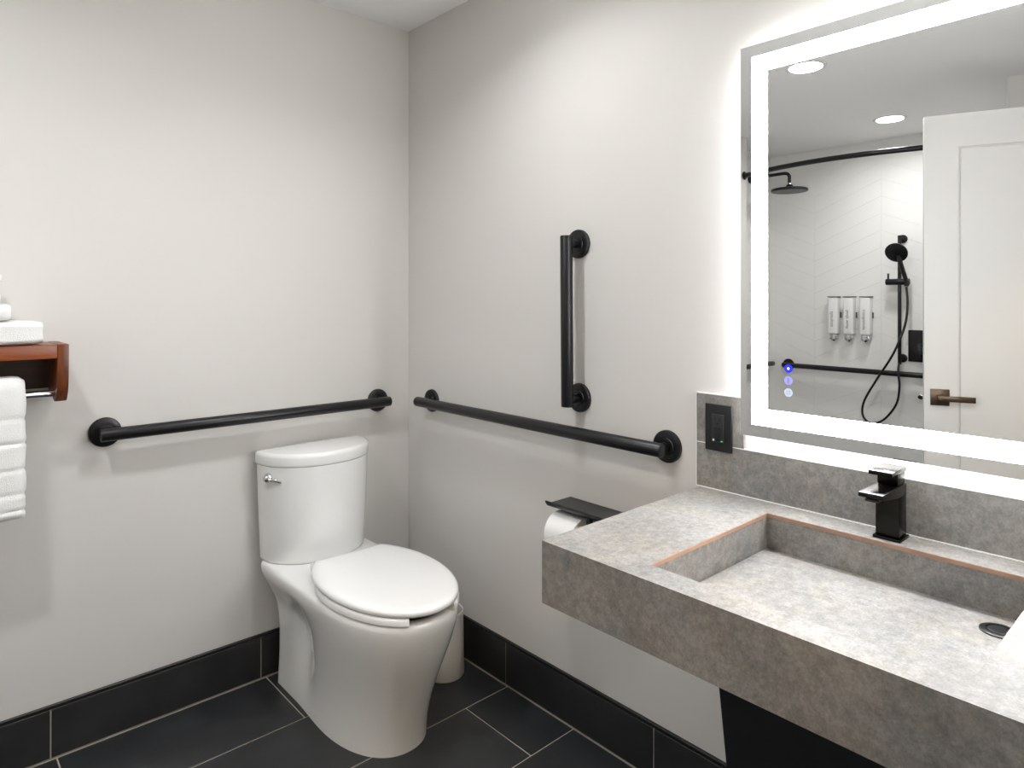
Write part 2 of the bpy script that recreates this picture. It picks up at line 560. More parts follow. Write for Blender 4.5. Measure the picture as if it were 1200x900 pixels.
# backsplash tiles
BST = 0.010
bs = thing('backsplash', (-0.005, -1.80, CT), 'low grey stone-look backsplash with a taller tile beside the mirror', 'backsplash')
link('tile', box((-BST, -0.0005), (CY1, -1.331), (CT + 0.0025, 0.934), 0.0008, 1), M['stone'], bs, 0)
link('tile', box((-BST, -0.0005), (-1.460, -1.331), (0.936, 1.058), 0.0008, 1), M['stone'], bs, 0)
b = box((-BST - 0.0016, -0.0005), (CY1, -1.331), (CT + 0.0003, CT + 0.0026))
add_box(b, (-BST - 0.0004, -0.0005), (-1.331, -1.3285), (CT, 1.0605))
add_box(b, (-BST - 0.0004, -0.0005), (CY1, -1.331), (0.934, 0.9362))
add_box(b, (-BST - 0.0004, -0.0005), (-1.460, -1.3285), (1.058, 1.0605))
link('caulk_line', b, M['caulk'], bs, 0)

# outlet
ol = thing('wall_outlet', (-0.012, -1.394, 0.92), 'black rectangular wall outlet plate on the stone tile beside the mirror', 'outlet')
OY0, OY1 = -1.3585, -1.4315
ox = -BST - 0.0002
pl = link('cover_plate', box((ox - 0.006, ox), (OY1, OY0), (0.9205, 1.036), 0.0022, 3), M['black_plastic'], ol)
yc, zc = (OY0 + OY1) / 2, 0.978
rc = link('receptacle', box((ox - 0.0085, ox - 0.0055), (yc - 0.0168, yc + 0.0168), (zc - 0.034, zc + 0.034), 0.0012, 2), M['black_face'], ol)
for s in (-1, 1):
    b = bmesh.new()
    for yy, h_ in ((-0.0062, 0.0075), (0.0062, 0.009)):
        add_box(b, (ox - 0.0089, ox - 0.0084), (yc + yy - .001, yc + yy + .001), (zc + s * 0.019 + 0.001 - h_ / 2 + .002, zc + s * 0.019 + .001 + h_ / 2 + .002))
    add_lathe(b, (ox - 0.0084, yc, zc + s * 0.019 - 0.0085), (-1, 0, 0), [(0, .0024), (0.0005, .0024)], 12)
    link('socket_slots', b, M['black_slot'], rc, 0)
for s in (-1, 1):
    link('reset_button', box((ox - 0.0098, ox - 0.0084), (yc + s * 0.006 - 0.005, yc + s * 0.006 + 0.005), (zc - 0.0035, zc + 0.0035), 0.0005, 1), M['black_plastic'], rc)
tag(link('indicator_light', box((ox - 0.0089, ox - 0.0084), (yc + 0.0085, yc + 0.0135), (zc - 0.0325, zc - 0.0275)), M['caulk'], rc, 0), 'small white square')
tag(link('indicator_light', box((ox - 0.0089, ox - 0.0084), (yc - 0.0135, yc - 0.0095), (zc - 0.0325, zc - 0.0305)), M['led_green'], rc, 0), 'tiny green light')

# ================================================================= MIRROR
MY0, MY1, MZ0, MZ1 = -1.466, -2.166, 0.976, 1.891
mr = thing('lit_mirror', (-0.02, (MY0 + MY1) / 2, MZ0), 'large rectangular backlit mirror with a glowing frosted border', 'mirror')
def ring_bm(x0, x1, a, b_):
    """rectangular ring between insets a and b_ from the mirror outline, x0..x1 thick"""
    bm = box((x0, x1), (MY1 + a, MY0 - a), (MZ1 - b_, MZ1 - a))
    add_box(bm, (x0, x1), (MY1 + a, MY0 - a), (MZ0 + a, MZ0 + b_))
    add_box(bm, (x0, x1), (MY1 + a, MY1 + b_), (MZ0 + b_, MZ1 - b_))
    add_box(bm, (x0, x1), (MY0 - b_, MY0 - a), (MZ0 + b_, MZ1 - b_))
    return bm
gl = link('mirror_glass', box((-MIR, -MIR + 0.005), (MY1, MY0), (MZ0, MZ1)), M['mirror'], mr, 0)
tag(link('frosted_band', ring_bm(-MIR - 0.0006, -MIR - 0.0001, 0.0285, 0.0665), M['band'], mr, 0), 'glowing white frosted border of the mirror')
link('housing', box((-0.029, -0.001), (MY1 + 0.055, MY0 - 0.055), (MZ0 + 0.055, MZ1 - 0.055)), M['mirror_back'], mr, 0)
link('backlight_strip', ring_bm(-0.026, -0.014, 0.040, 0.0548), M['backlight'], mr, 0)
for k, (zz, key) in enumerate(((1.141, 'icon_blue'), (1.114, 'icon_lilac'), (1.087, 'icon_white'))):
    bt = link('touch_button', lathe((-MIR - 0.0001, -1.582, zz), (-1, 0, 0), [(0, 0.0095), (0.0004, 0.0095)], 28), M[key], mr, 0)
    b = bmesh.new()
    if k == 0:
        add_lathe(b, (-MIR - 0.0005, -1.582, zz), (-1, 0, 0), [(0, 0.0028), (0.0003, 0.0028)], 16)
        link('icon', b, M['icon_mark'], bt, 0)
    elif k == 1:
        add_box(b, (-MIR - 0.0008, -MIR - 0.0005), (-1.5828, -1.5812), (zz - .0045, zz + .0045))
        add_box(b, (-MIR - 0.0008, -MIR - 0.0005), (-1.5845, -1.5795), (zz - .005, zz - .0038))
        add_box(b, (-MIR - 0.0008, -MIR - 0.0005), (-1.5845, -1.5795), (zz + .0038, zz + .005))
        link('icon', b, M['icon_mark_dim'], bt, 0)
    else:
        n = 24
        for i in range(n):
            if i % 6 == 0: continue
            a0 = 2 * PI * i / n
            add_box(b, (-MIR - 0.0008, -MIR - 0.0005), (-1.582 + math.cos(a0) * .0042 - .0006, -1.582 + math.cos(a0) * .0042 + .0006), (zz + math.sin(a0) * .0042 - .0006, zz + math.sin(a0) * .0042 + .0006))
        link('icon', b, M['icon_mark_dim'], bt, 0)

# ================================================================= FAUCET
FY = -1.797
fa = thing('basin_faucet', (-0.046, FY, CT), 'square black single-lever faucet standing behind the basin', 'faucet')
link('base_plate', box((-0.073, -0.021), (FY - 0.0255, FY + 0.0255), (CT + 0.0002, CT + 0.006), 0.0012, 2), M['black_gloss'], fa)
link('body', box((-0.068, -0.026), (FY - 0.0215, FY + 0.0215), (CT + 0.006, CT + 0.086), 0.0015, 2), M['black_gloss'], fa)
prof = [(-0.026, CT + 0.086), (-0.026, CT + 0.108), (-0.155, CT + 0.108), (-0.157, CT + 0.100), (-0.146, CT + 0.0965), (-0.068, CT + 0.0862)]
link('spout', bevel_all(prism(prof, 1, FY - 0.0215, FY + 0.0215), 0.001, 2), M['black_gloss'], fa, 30)
link('aerator', box((-0.150, -0.130), (FY - 0.012, FY + 0.012), (CT + 0.091, CT + 0.0965), 0.001, 1), M['black'], fa)
lv = link('lever_block', box((-0.066, -0.027), (FY - 0.019, FY + 0.019), (CT + 0.1082, CT + 0.133), 0.0015, 2), M['black_gloss'], fa)
link('lever_plate', box((-0.106, -0.026), (FY - 0.0215, FY + 0.0215), (CT + 0.133, CT + 0.1415), 0.0012, 2), M['black_gloss'], fa)

# ================================================================= TOILET
TX = -0.432
to = thing('toilet', (TX, -0.40, 0.0), 'white two-piece toilet with closed lid and open-front seat', 'toilet')

def smax(a, b, k):
    h = max(k - abs(a - b), 0.0) / k
    return max(a, b) + h * h * k * 0.25

def lerp_tab(tab, z):
    """Catmull-Rom through the table rows"""
    n_ = len(tab)
    for i in range(n_ - 1):
        if z <= tab[i + 1][0]:
            t = (z - tab[i][0]) / (tab[i + 1][0] - tab[i][0])
            p0, p1, p2, p3 = tab[max(i - 1, 0)], tab[i], tab[i + 1], tab[min(i + 2, n_ - 1)]
            return [0.5 * (2 * b + (c - a) * t + (2 * a - 5 * b + 4 * c - d) * t * t + (-a + 3 * b - 3 * c + d) * t ** 3) for a, b, c, d in zip(p0[1:], p1[1:], p2[1:], p3[1:])]
    return list(tab[-1][1:])

#      z     rear half-width, rear y, bowl half-width, centre y, front y, hollow between them
TAB = [(0.00, 0.138, -0.045, 0.146, -0.40, -0.660, 0.000),
       (0.07, 0.134, -0.045, 0.143, -0.41, -0.672, 0.006),
       (0.14, 0.132, -0.045, 0.147, -0.42, -0.694, 0.016),
       (0.21, 0.133, -0.044, 0.156, -0.44, -0.722, 0.026),
       (0.28, 0.142, -0.040, 0.168, -0.46, -0.752, 0.026),
       (0.34, 0.168, -0.034, 0.179, -0.48, -0.774, 0.010),
       (0.385, 0.188, -0.028, 0.185, -0.49, -0.785, 0.0),
       (0.43, 0.190, -0.026, 0.186, -0.49, -0.788, 0.0)]
def bowl_section(z, inset=0.0, zz=None):
    hwB, yb, bw, yc, yf, hol = lerp_tab(TAB, z)
    N = 48
    pts = []
    for i in range(N + 1):
        t = i / N
        y = (yb - inset) + ((yf + inset) - (yb - inset)) * (0.5 - 0.5 * math.cos(PI * t))
        if y > yc:
            f = max(0.0, min(1.0, (y - yc) / (-0.20 - yc))); f = f * f * (3 - 2 * f)
            w = bw + (hwB - bw) * f
            w -= hol * math.exp(-((y + 0.27) / 0.055) ** 2)
            rc, dy = 0.03, yb - y
            if dy < rc: w += -rc + math.sqrt(max(0, rc * rc - (rc - dy) ** 2))
        else:
            q = min(1.0, (yc - y) / (yc - yf))
            w = bw * (1 - q ** 2.2) ** (1 / 2.2)
        pts.append((max(w - inset, 0.0008), y))
    h = z if zz is None else zz
    L = [Vector((TX - w, y, h)) for w, y in pts]
    R = [Vector((TX + w, y, h)) for w, y in reversed(pts)]
    return L + R
zs = [0, 0.006, 0.03, 0.07, 0.11, 0.15, 0.19, 0.22, 0.25, 0.27, 0.29, 0.31, 0.325, 0.34, 0.355, 0.37, 0.385, 0.40]
RZ = 0.418
secs = [bowl_section(z) for z in zs] + [bowl_section(0.40, 0.0015, 0.408), bowl_section(0.40, 0.005, 0.4145), bowl_section(0.40, 0.012, RZ)]
bm = bmesh.new()
Rg = [[bm.verts.new(p) for p in s] for s in secs]
n = len(Rg[0])
for a, b_ in zip(Rg, Rg[1:]):
    for i in range(n): bm.faces.new((a[i], a[(i + 1) % n], b_[(i + 1) % n], b_[i]))
bm.faces.new(Rg[0])
# rim top with the bowl opening
def hole(z, k, yc=-0.530, a=0.224, b_=0.140, n=40):
    return [Vector((TX + math.cos(2 * PI * i / n) * b_ * k, yc + math.sin(2 * PI * i / n) * a * k + (1 - k) * 0.05, z)) for i in range(n)]
H = [[bm.verts.new(p) for p in hole(z, k)] for z, k in ((RZ, 1.0), (RZ - 0.012, 0.97), (0.36, 0.93), (0.30, 0.78), (0.25, 0.5), (0.235, 0.25))]
for a, b_ in zip(H, H[1:]):
    for i in range(40): bm.faces.new((a[i], a[(i + 1) % 40], b_[(i + 1) % 40], b_[i]))
bm.faces.new(H[-1])
ed = []
for ringv in (Rg[-1], H[0]):
    for i in range(len(ringv)):
        e = bm.edges.get((ringv[i], ringv[(i + 1) % len(ringv)])) or bm.edges.new((ringv[i], ringv[(i + 1) % len(ringv)]))
        ed.append(e)
bmesh.ops.triangle_fill(bm, edges=ed, use_beauty=True)
bowl = link('bowl', bm, M['porcelain'], to, 50)

def dshape(w, yb, d, z, n=2.15, N=48, d0=0.014):
    """flat-backed tank outline, bulging forward"""
    pts = []
    r = 0.012
    for k in range(5):
        a = PI / 2 * k / 4
        pts.append((-w + r - r * math.sin(a) , yb - r + r * math.cos(a)))
    for i in range(N + 1):
        t = PI - PI * i / N
        c, s = math.cos(t), math.sin(t)
        x = w * math.copysign(abs(c) ** (2 / n), c)
        y = yb - d0 - (d - d0) * abs(s) ** (2 / n)
        pts.append((x, y))
    for k in range(5):
        a = PI / 2 * (1 - k / 4)
        pts.append((w - r + r * math.sin(a), yb - r + r * math.cos(a)))
    return [Vector((TX + x, y, z)) for x, y in pts]
TB = -0.022
tk = [(0.4185, 0.1795, 0.172), (0.421, 0.1825, 0.175), (0.428, 0.1840, 0.177), (0.52, 0.1880, 0.183), (0.64, 0.1925, 0.188), (0.742, 0.1950, 0.190)]
tank = link('tank', loft([dshape(w, TB, d, z) for z, w, d in tk]), M['porcelain'], to, 50)
ld = [(0.7425, 0.1945, 0.1895), (0.7450, 0.1985, 0.1945), (0.749, 0.2000, 0.1960), (0.772, 0.2000, 0.1960), (0.780, 0.1975, 0.1930), (0.784, 0.1910, 0.186), (0.7858, 0.180, 0.174)]
link('tank_lid', loft([dshape(w, TB + 0.004 - (0.2000 - w) * 0.5, d, z) for z, w, d in ld]), M['porcelain'], to, 60)
# flush lever on the tank front, left
tl = PI - 0.36                      # spot on the curved tank front
lx = TX + 0.1945 * math.copysign(abs(math.cos(tl)) ** (2 / 2.15), -1)
ly = TB - 0.014 - (0.190 - 0.014) * abs(math.sin(tl)) ** (2 / 2.15)
lz = 0.706
dirn = Vector((-0.80, -0.60, 0)).normalized()
p0 = Vector((lx, ly, lz)) - dirn * 0.004
fl = link('flush_lever', lathe(p0, dirn, [(0, 0.0160), (0.010, 0.0160), (0.014, 0.0135), (0.017, 0.0105), (0.024, 0.0105), (0.028, 0.006), (0.029, 0.0002)], 24), M['chrome'], to)
q0 = p0 + dirn * 0.021
link('lever_arm', tube([q0, q0 + Vector((0.020, -0.022, -0.004)), q0 + Vector((0.036, -0.036, -0.010))], 0.0048, 12, 6), M['chrome'], fl)

# seat and lid
def egg(b_, yb, yc, af, ar, N=72):
    """outline of the lid: straight rear edge, rounded front; list of (x, y) relative to TX"""
    pts = []
    for i in range(N):
        t = 2 * PI * i / N
        c, s = math.cos(t), math.sin(t)
        y = yc + (s * ar if s > 0 else s * af)
        x = c * b_
        if y > yb: y = yb
        pts.append([x, y])
    return pts
def inset_poly(pts, d):
    out = []
    n = len(pts)
    cx = sum(p[0] for p in pts) / n; cy = sum(p[1] for p in pts) / n
    for x, y in pts:
        L = math.hypot(x - cx, y - cy)
        k = (L - d) / L
        out.append((cx + (x - cx) * k, cy + (y - cy) * k))
    return out
LZ = 0.4432
LP = egg(0.188, -0.272, -0.500, 0.297, 0.296)
SKEW = math.radians(-2.0)            # the seat sits slightly askew on its hinges
def skew(x, y):
    dx_, dy_ = x - 0.004, y + 0.60
    return 0.004 + dx_ * math.cos(SKEW) - dy_ * math.sin(SKEW) + 0.004, -0.60 + dx_ * math.sin(SKEW) + dy_ * math.cos(SKEW)
LP = [skew(x, y) for x, y in LP]
prof = [(0.0, 0.012), (0.0, 0.003), (0.003, 0.0), (0.011, 0.0), (0.0155, 0.0035), (0.0185, 0.011), (0.0198, 0.03), (0.0212, 0.075), (0.0222, 0.125)]
link('lid', loft([[Vector((TX + x, y, LZ + h)) for x, y in inset_poly(LP, d)] for h, d in prof]), M['seat_plastic'], to, 60)
# open-front seat: swept horseshoe
SZ = 0.4195
def seat_pt(t, k):
    c, s = math.cos(t), math.sin(t)
    bo, ao_f, ao_r = 0.1905, 0.298, 0.245
    bi, ai_f, ai_r = 0.112, 0.215, 0.150
    b_ = bi + (bo - bi) * k
    af = ai_f + (ao_f - ai_f) * k; ar = ai_r + (ao_r - ai_r) * k
    x_, y_ = skew(c * b_, -0.500 + (s * ar if s > 0 else s * af))
    return Vector((TX + x_, y_, 0))
gap = 0.40
bm = bmesh.new()
N = 64
cross = [(0.0, 0.0025), (0.04, 0.0), (0.95, 0.0), (1.0, 0.003), (1.0, 0.017), (0.95, 0.0215), (0.12, 0.0215), (0.0, 0.016)]
prev = None
t0, t1 = -PI / 2 + gap, 1.5 * PI - gap
R0 = None
for i in range(N + 1):
    t = t0 + (t1 - t0) * i / N
    ring = [bm.verts.new(seat_pt(t, k) + Vector((0, 0, SZ + h))) for k, h in cross]
    if prev:
        for j in range(len(ring)): bm.faces.new((prev[j], prev[(j + 1) % len(ring)], ring[(j + 1) % len(ring)], ring[j]))
    else: R0 = ring
    prev = ring
bm.faces.new(R0); bm.faces.new(prev)
link('seat', bm, M['seat_plastic'], to, 50)
for s in (-1, 1):
    link('hinge', rod((TX + s * 0.078 - 0.028, -0.256, 0.4335), (TX + s * 0.078 + 0.028, -0.256, 0.4335), 0.0145, 20, 0.004), M['seat_plastic'], to)

# small white bin between the toilet and the wall
wb = thing('waste_bin', (-0.117, -0.400, 0.0), 'small white round bin standing between the toilet and the wall', 'bin')
link('bucket', lathe((-0.117, -0.400, 0.0), (0, 0, 1), [(0, 0.066), (0.004, 0.0685), (0.10, 0.0665), (0.212, 0.0645), (0.217, 0.0655), (0.220, 0.064), (0.218, 0.061), (0.012, 0.062), (0.010, 0.0001)], 40), M['white_plastic'], wb)

# ================================================================= GRAB BARS
def grab_bar(p0, p1, nrm, label, r=0.0185, off=0.057, over=0.022, group=None, cat='grab bar', fr=0.0435):
    p0, p1, nrm = Vector(p0), Vector(p1), Vector(nrm)
    base = (p0 + p1) / 2
    g = thing('grab_bar', base, label, cat, group)
    d = (p1 - p0).normalized()
    for p in (p0, p1):
        f = link('flange', lathe(p + nrm * 0.0004, nrm, [(0, fr), (0.006, fr), (0.009, fr - 0.0015), (0.0105, fr - 0.005), (0.0105, 0.024), (0.013, 0.0225), (0.0135, 0.019)], 40), M['black'], g)
        link('post', rod(p + nrm * 0.0136, p + nrm * (off - r * 0.5), 0.0135), M['black'], g)
    link('bar', rod(p0 + nrm * off - d * over, p1 + nrm * off + d * over, r, 28, 0.003), M['black'], g)
    return g
grab_bar((-1.066, 0, 0.903), (-0.145, 0, 0.903), (0, -1, 0), 'long black grab bar on the wall behind the toilet')
grab_bar((0, -0.165, 0.905), (0, -1.238, 0.905), (-1, 0, 0), 'long horizontal black grab bar on the wall beside the toilet, next to the outlet')
grab_bar((0, -0.921, 1.462), (0, -0.925, 1.000), (-1, 0, 0), 'short vertical black grab bar mounted upright on the wall')

# ================================================================= PAPER HOLDER AND ROLL
ph = thing('paper_holder', (0, -1.0, 0.60), 'black toilet paper holder with a flat shelf on top, beside the counter', 'paper holder')
PZ = 0.694
prof = [(-0.0005, PZ - 0.006), (-0.0005, PZ), (-0.098, PZ), (-0.106, PZ + 0.010), (-0.110, PZ + 0.010), (-0.110, PZ + 0.005), (-0.102, PZ - 0.006)]
link('shelf_plate', bevel_all(prism([(x, z) for x, z in prof], 1, -1.105, -0.885), 0.0008, 1), M['black'], ph, 30)
link('wall_mount', box((-0.074, -0.0005), (-1.080, -0.946), (PZ - 0.019, PZ - 0.006), 0.001, 1), M['black'], ph)
RX, RZ2 = -0.074, 0.6145
link('arm', box((RX - 0.009, RX + 0.009), (-1.032, -1.022), (RZ2 - 0.008, PZ - 0.0062), 0.001, 1), M['black'], ph)
link('spindle', rod((RX, -1.024, RZ2 + 0.006), (RX, -0.905, RZ2 + 0.006), 0.007), M['black'], ph)
rl = thing('toilet_roll', (RX, -0.953, RZ2), 'white toilet paper roll under the black holder shelf', 'toilet roll')
y0, y1 = -0.900, -1.006
bm = bmesh.new(); n = 48
rr = 0.057
def circ(r, y): return [bm.verts.new((RX + r * math.cos(2 * PI * i / n), y, RZ2 - 0.0 + r * math.sin(2 * PI * i / n))) for i in range(n)]
rings = [circ(0.0215, y0), circ(rr - 0.002, y0), circ(rr, y0 - 0.002), circ(rr, y1 + 0.002), circ(rr - 0.002, y1), circ(0.0215, y1)]
for k in range(6):
    a, b_ = rings[k], rings[(k + 1) % 6]
    for i in range(n): bm.faces.new((a[i], a[(i + 1) % n], b_[(i + 1) % n], b_[i]))
link('paper', bm, M['tissue'], rl, 40)
bm = bmesh.new()
rings = [circ(0.0212, y0 + 0.0005), circ(0.0212, y1 - 0.0015), circ(0.0190, y1 - 0.0015), circ(0.0190, y0 + 0.0005)]
for k in range(4):
    a, b_ = rings[k], rings[(k + 1) % 4]
    for i in range(n): bm.faces.new((a[i], a[(i + 1) % n], b_[(i + 1) % n], b_[i]))
tag(link('core', bm, M['cardboard'], rl, 40), 'brown cardboard core')

# ================================================================= TOWEL SHELF
SX1, SX0 = -1.180, -1.790
SD = -0.162
ts = thing('towel_shelf', ((SX0 + SX1) / 2, 0, 1.02), 'reddish-brown wooden towel shelf with chrome rail on the wall', 'shelf')
link('shelf_board', box((SX0 + 0.026, SX1 - 0.026), (SD + 0.002, -0.0005), (1.140, 1.176), 0.0015, 2), M['wood'], ts)
for x0, x1 in ((SX1 - 0.026, SX1), (SX0, SX0 + 0.026)):
    prof = [(-0.0005, 1.177), (SD, 1.177)]
    for k in range(9):       # curved front edge running back to the wall at the bottom
        t = k / 8
        prof.append((SD + 0.006 * t + 0.030 * t ** 4, 1.12 - 0.098 * t))
    prof += [(-0.105, 1.020), (-0.0005, 1.045)]
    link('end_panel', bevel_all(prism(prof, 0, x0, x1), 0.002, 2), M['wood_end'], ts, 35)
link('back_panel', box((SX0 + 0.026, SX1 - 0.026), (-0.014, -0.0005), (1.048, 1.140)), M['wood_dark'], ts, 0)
RYL, RZL = -0.118, 1.043
link('rail', rod((SX0 + 0.020, RYL, RZL), (SX1 - 0.020, RYL, RZL), 0.0098), M['chrome'], ts)

def cloth_box(x, y, z, layers, seed, name, label, group=None, round_r=None):
    """folded towel: stacked rounded layers, fold towards the room, slightly lumpy"""
    x0, x1 = sorted(x); y0, y1 = sorted(y); z0, z1 = sorted(z)
    bm = bmesh.new()
    NX, NP = 26, 34
    h = (z1 - z0) / 2; r = min(h, (y1 - y0) / 2)
    rings = []
    for i in range(NX + 1):
        t = i / NX
        e = min(1.0, min(t, 1 - t) * 10)
        k = (1 - (1 - e) ** 2) ** 0.5
        ring = []
        for j in range(NP):
            a = 2 * PI * j / NP
            c, s = math.cos(a), math.sin(a)
            n_ = 5.0
            py = math.copysign(abs(c) ** (2 / n_), c) * ((y1 - y0) / 2)
            pz = math.copysign(abs(s) ** (2 / n_), s) * h
            # crease lines between the layers on the room side
            if layers > 1 and c < -0.3:
                ph_ = (pz + h) / (2 * h) * layers
                py += 0.007 * (1 - abs(math.sin(ph_ * PI))) ** 3
            kk = 0.86 + 0.14 * k
            p = Vector((x0 + (x1 - x0) * t, (y0 + y1) / 2 + py * (0.94 + 0.06 * k), (z0 + z1) / 2 + pz * kk))
            nn = mnoise.noise(Vector((p.x * 22 + seed, p.y * 22, p.z * 30)))
            off = Vector((0, c * 0.004 * nn, (s if s > 0 else 0) * 0.003 * nn))
            ring.append(bm.verts.new(p + off))
        rings.append(ring)
    for a, b_ in zip(rings, rings[1:]):
        for j in range(NP): bm.faces.new((a[j], a[(j + 1) % NP], b_[(j + 1) % NP], b_[j]))
    bm.faces.new(rings[0]); bm.faces.new(rings[-1])
    zmin = min(v.co.z for v in bm.verts)
    for v in bm.verts: v.co.z += z0 - zmin
    return tag(link(name, bm, M['terry'], None, 60), label, 'towel', group)
cloth_box((-1.640, -1.236), (-0.158, -0.018), (1.1772, 1.240), 2, 1.3, 'bath_towel', 'thick folded white bath towel lying on the wooden shelf')
cloth_box((-1.520, -1.303), (-0.150, -0.030), (1.2405, 1.284), 1, 4.1, 'hand_towel', 'plump folded white hand towel lying on the bath towel')
zz = 1.2845
for k, (dx_, dz_) in enumerate(((0.0, 0.026), (-0.004, 0.024), (0.002, 0.025))):
    cloth_box((-1.50, -1.324 + dx_), (-0.140, -0.040), (zz, zz + dz_), 1, 7.7 + k * 3, 'washcloth',
              ('folded white washcloth directly on the hand towel, lowest of three', 'folded white washcloth in the middle of the stack of three', 'folded white washcloth topping the stack on the shelf')[k], 'washcloths stacked on the shelf')
    zz += dz_ + 0.0005

# towel hung over the rail, banded
bm = bmesh.new()
hx0, hx1 = -1.665, -1.272
th = 0.021
bands = [0.988, 0.925, 0.857, 0.794, 0.752]
def dent(z): return sum(0.0042 * math.exp(-((z - b_) / 0.0045) ** 2) for b_ in bands)
outer = []
zt = RZL + 0.0105 + 0.010
path = []
for i in range(61):
    z = 0.730 + (zt - 0.730) * i / 60
    path.append((RYL - 0.0135, z, Vector((-1, 0))))
for k in range(1, 10):
    a = PI * k / 10
    path.append((RYL - 0.0135 * math.cos(a), zt + 0.011 * math.sin(a), Vector((-math.cos(a), math.sin(a)))))
for i in range(41):
    z = zt - (zt - 0.80) * i / 40
    path.append((RYL + 0.0135, z, Vector((1, 0))))
NXT = 30
def sheet(off):
    rows = []
    for i in range(NXT + 1):
        t = i / NXT
        x = hx0 + (hx1 - hx0) * t
        e = min(1.0, min(t, 1 - t) * 14); k = (1 - (1 - e) ** 2) ** .5
        rowv = []
        for (y, z, nn) in path:
            o_ = off * (0.45 + 0.55 * k) - (dent(z) if off > 0.004 and nn.x < -0.5 else 0)
            lim = 1.0
            endz = 0.012
            if nn.x < -.5 and z < 0.730 + endz and off > 0.004: o_ *= 0.6 + 0.4 * (z - 0.730) / endz
            w = 0.0025 * mnoise.noise(Vector((x * 9, z * 9, 2.0))) + 0.0015 * mnoise.noise(Vector((x * 40, z * 40, 5.0)))
            xx = x + (0.003 * mnoise.noise(Vector((z * 20, 0, 3.0))) - dent(z) * 0.8 * (1 - k) if (t > 0.9 or t < 0.1) else 0) * (1 if t > 0.5 else -1)
            rowv.append(bm.verts.new((xx, y + nn.x * (o_ + (abs(w) if off > 0.004 else 0)), z + nn.y * o_)))
        rows.append(rowv)
    return rows
A = sheet(0.0225); B = sheet(0.0)
K = len(path)
for rows in (A, B):
    for a, b_ in zip(rows, rows[1:]):
        for j in range(K - 1): bm.faces.new((a[j], a[j + 1], b_[j + 1], b_[j]))
for i in range(NXT):
    bm.faces.new((A[i][0], A[i + 1][0], B[i + 1][0], B[i][0]))
    bm.faces.new((A[i][-1], A[i + 1][-1], B[i + 1][-1], B[i][-1]))
for s in (0, -1):
    for j in range(K - 1): bm.faces.new((A[s][j], A[s][j + 1], B[s][j + 1], B[s][j]))
tag(link('hanging_towel', bm, M['terry'], None, 60), 'white towel with raised horizontal bands hanging from the chrome rail', 'towel')

# ================================================================= CEILING LAMPS
def downlight(x, y, label, r=0.072, mat='lamp', name='ceiling_light', watts=DOWNLIGHT_W, col=(0.98, 0.99, 1.0), spread=None):
    t_ = thing(name, (x, y, CEIL), label, 'light', 'recessed ceiling lights')
    link('trim_ring', lathe((x, y, CEIL - 0.0003), (0, 0, -1), [(0, r + 0.018), (0.003, r + 0.017), (0.005, r + 0.008), (0.0045, r + 0.001), (0.002, r), (0.0, r)], 48), M['white_plastic'], t_)
    link('diffuser', lathe((x, y, CEIL - 0.0008), (0, 0, -1), [(0, r - 0.0005), (0.0022, r - 0.001), (0.0032, r * 0.6), (0.0034, 0.0001)], 48), M[mat], t_)
    ld_ = bpy.data.lights.new('lamp', 'AREA')
    ld_.shape = 'DISK'; ld_.size = 2 * r
    ld_.energy = watts
    ld_.color = col
    ld_.spread = math.radians(spread or SPREAD)
    lo = bpy.data.objects.new('lamp', ld_)
    COL.objects.link(lo)
    lo.parent = t_
    lo.location = (0, 0, -0.006)
    return t_
downlight(-1.66, -0.894, 'round recessed ceiling light over the open floor by the towel shelf')
downlight(-2.93, -0.831, 'round recessed ceiling light over the shower', watts=4.4, spread=165.0)
downlight(-0.50, -0.93, 'round recessed ceiling light over the toilet and counter', watts=2.2, spread=135.0)
downlight(-1.45, -2.80, 'warm round ceiling light in the hallway outside the door', 0.085, 'hall_lamp', watts=HALL_W, col=(1.0, 0.70, 0.36))

# ================================================================= DOOR (open, seen in the mirror)
# local frame: u along the door from latch edge to hinge, n = face towards the mirror wall
latch = V(1.5, -1.407, 0)
uD = Vector((-0.365, -0.931, 0)).normalized()
nD = Vector((0.931, -0.365, 0)).normalized()
DWd, DTh, DZ0, DZ1 = 0.90, 0.044, 0.012, 2.020
dm = Matrix(((uD.x, nD.x, 0, latch.x), (uD.y, nD.y, 0, latch.y), (0, 0, 1, 0), (0, 0, 0, 1)))   # (u, n, z) -> world, n = 0 is the visible face
def dbox(u, n, z, bev=0.0, seg=2):
    b = bmesh.new(); add_box(b, u, n, z, bev, seg, dm); return b
root = struct('door_1', dbox((0.0, DWd), (-DTh + 0.010, -0.010), (DZ0, DZ1)), M['door'], smooth=0)
tag(root, 'white shaker-style door standing open beside the vanity, seen in the mirror')
SW = 0.115
for n0, n1 in ((-0.010, 0.0), (-DTh, -DTh + 0.010)):
    link('stile', dbox((0, SW), (n0, n1), (DZ0, DZ1)), M['door'], root, 0)
    link('stile', dbox((DWd - SW, DWd), (n0, n1), (DZ0, DZ1)), M['door'], root, 0)
    link('rail', dbox((SW, DWd - SW), (n0, n1), (DZ1 - 0.130, DZ1)), M['door'], root, 0)
    link('rail', dbox((SW, DWd - SW), (n0, n1), (DZ0, DZ0 + 0.20)), M['door'], root, 0)
for n0, n1 in ((-0.010, -0.0035), (-DTh + 0.0035, -DTh + 0.010)):
    link('door_panel', dbox((SW + 0.007, DWd - SW - 0.007), (n0, n1), (DZ0 + 0.207, DZ1 - 0.137), 0.0015, 1), M['door'], root, 0)
hc = (0.0525, 0.908)
hd = link('handle', dbox((hc[0] - 0.032, hc[0] + 0.032), (0.0002, 0.009), (hc[1] - 0.032, hc[1] + 0.032), 0.0015, 2), M['bronze'], root)
b = bmesh.new()
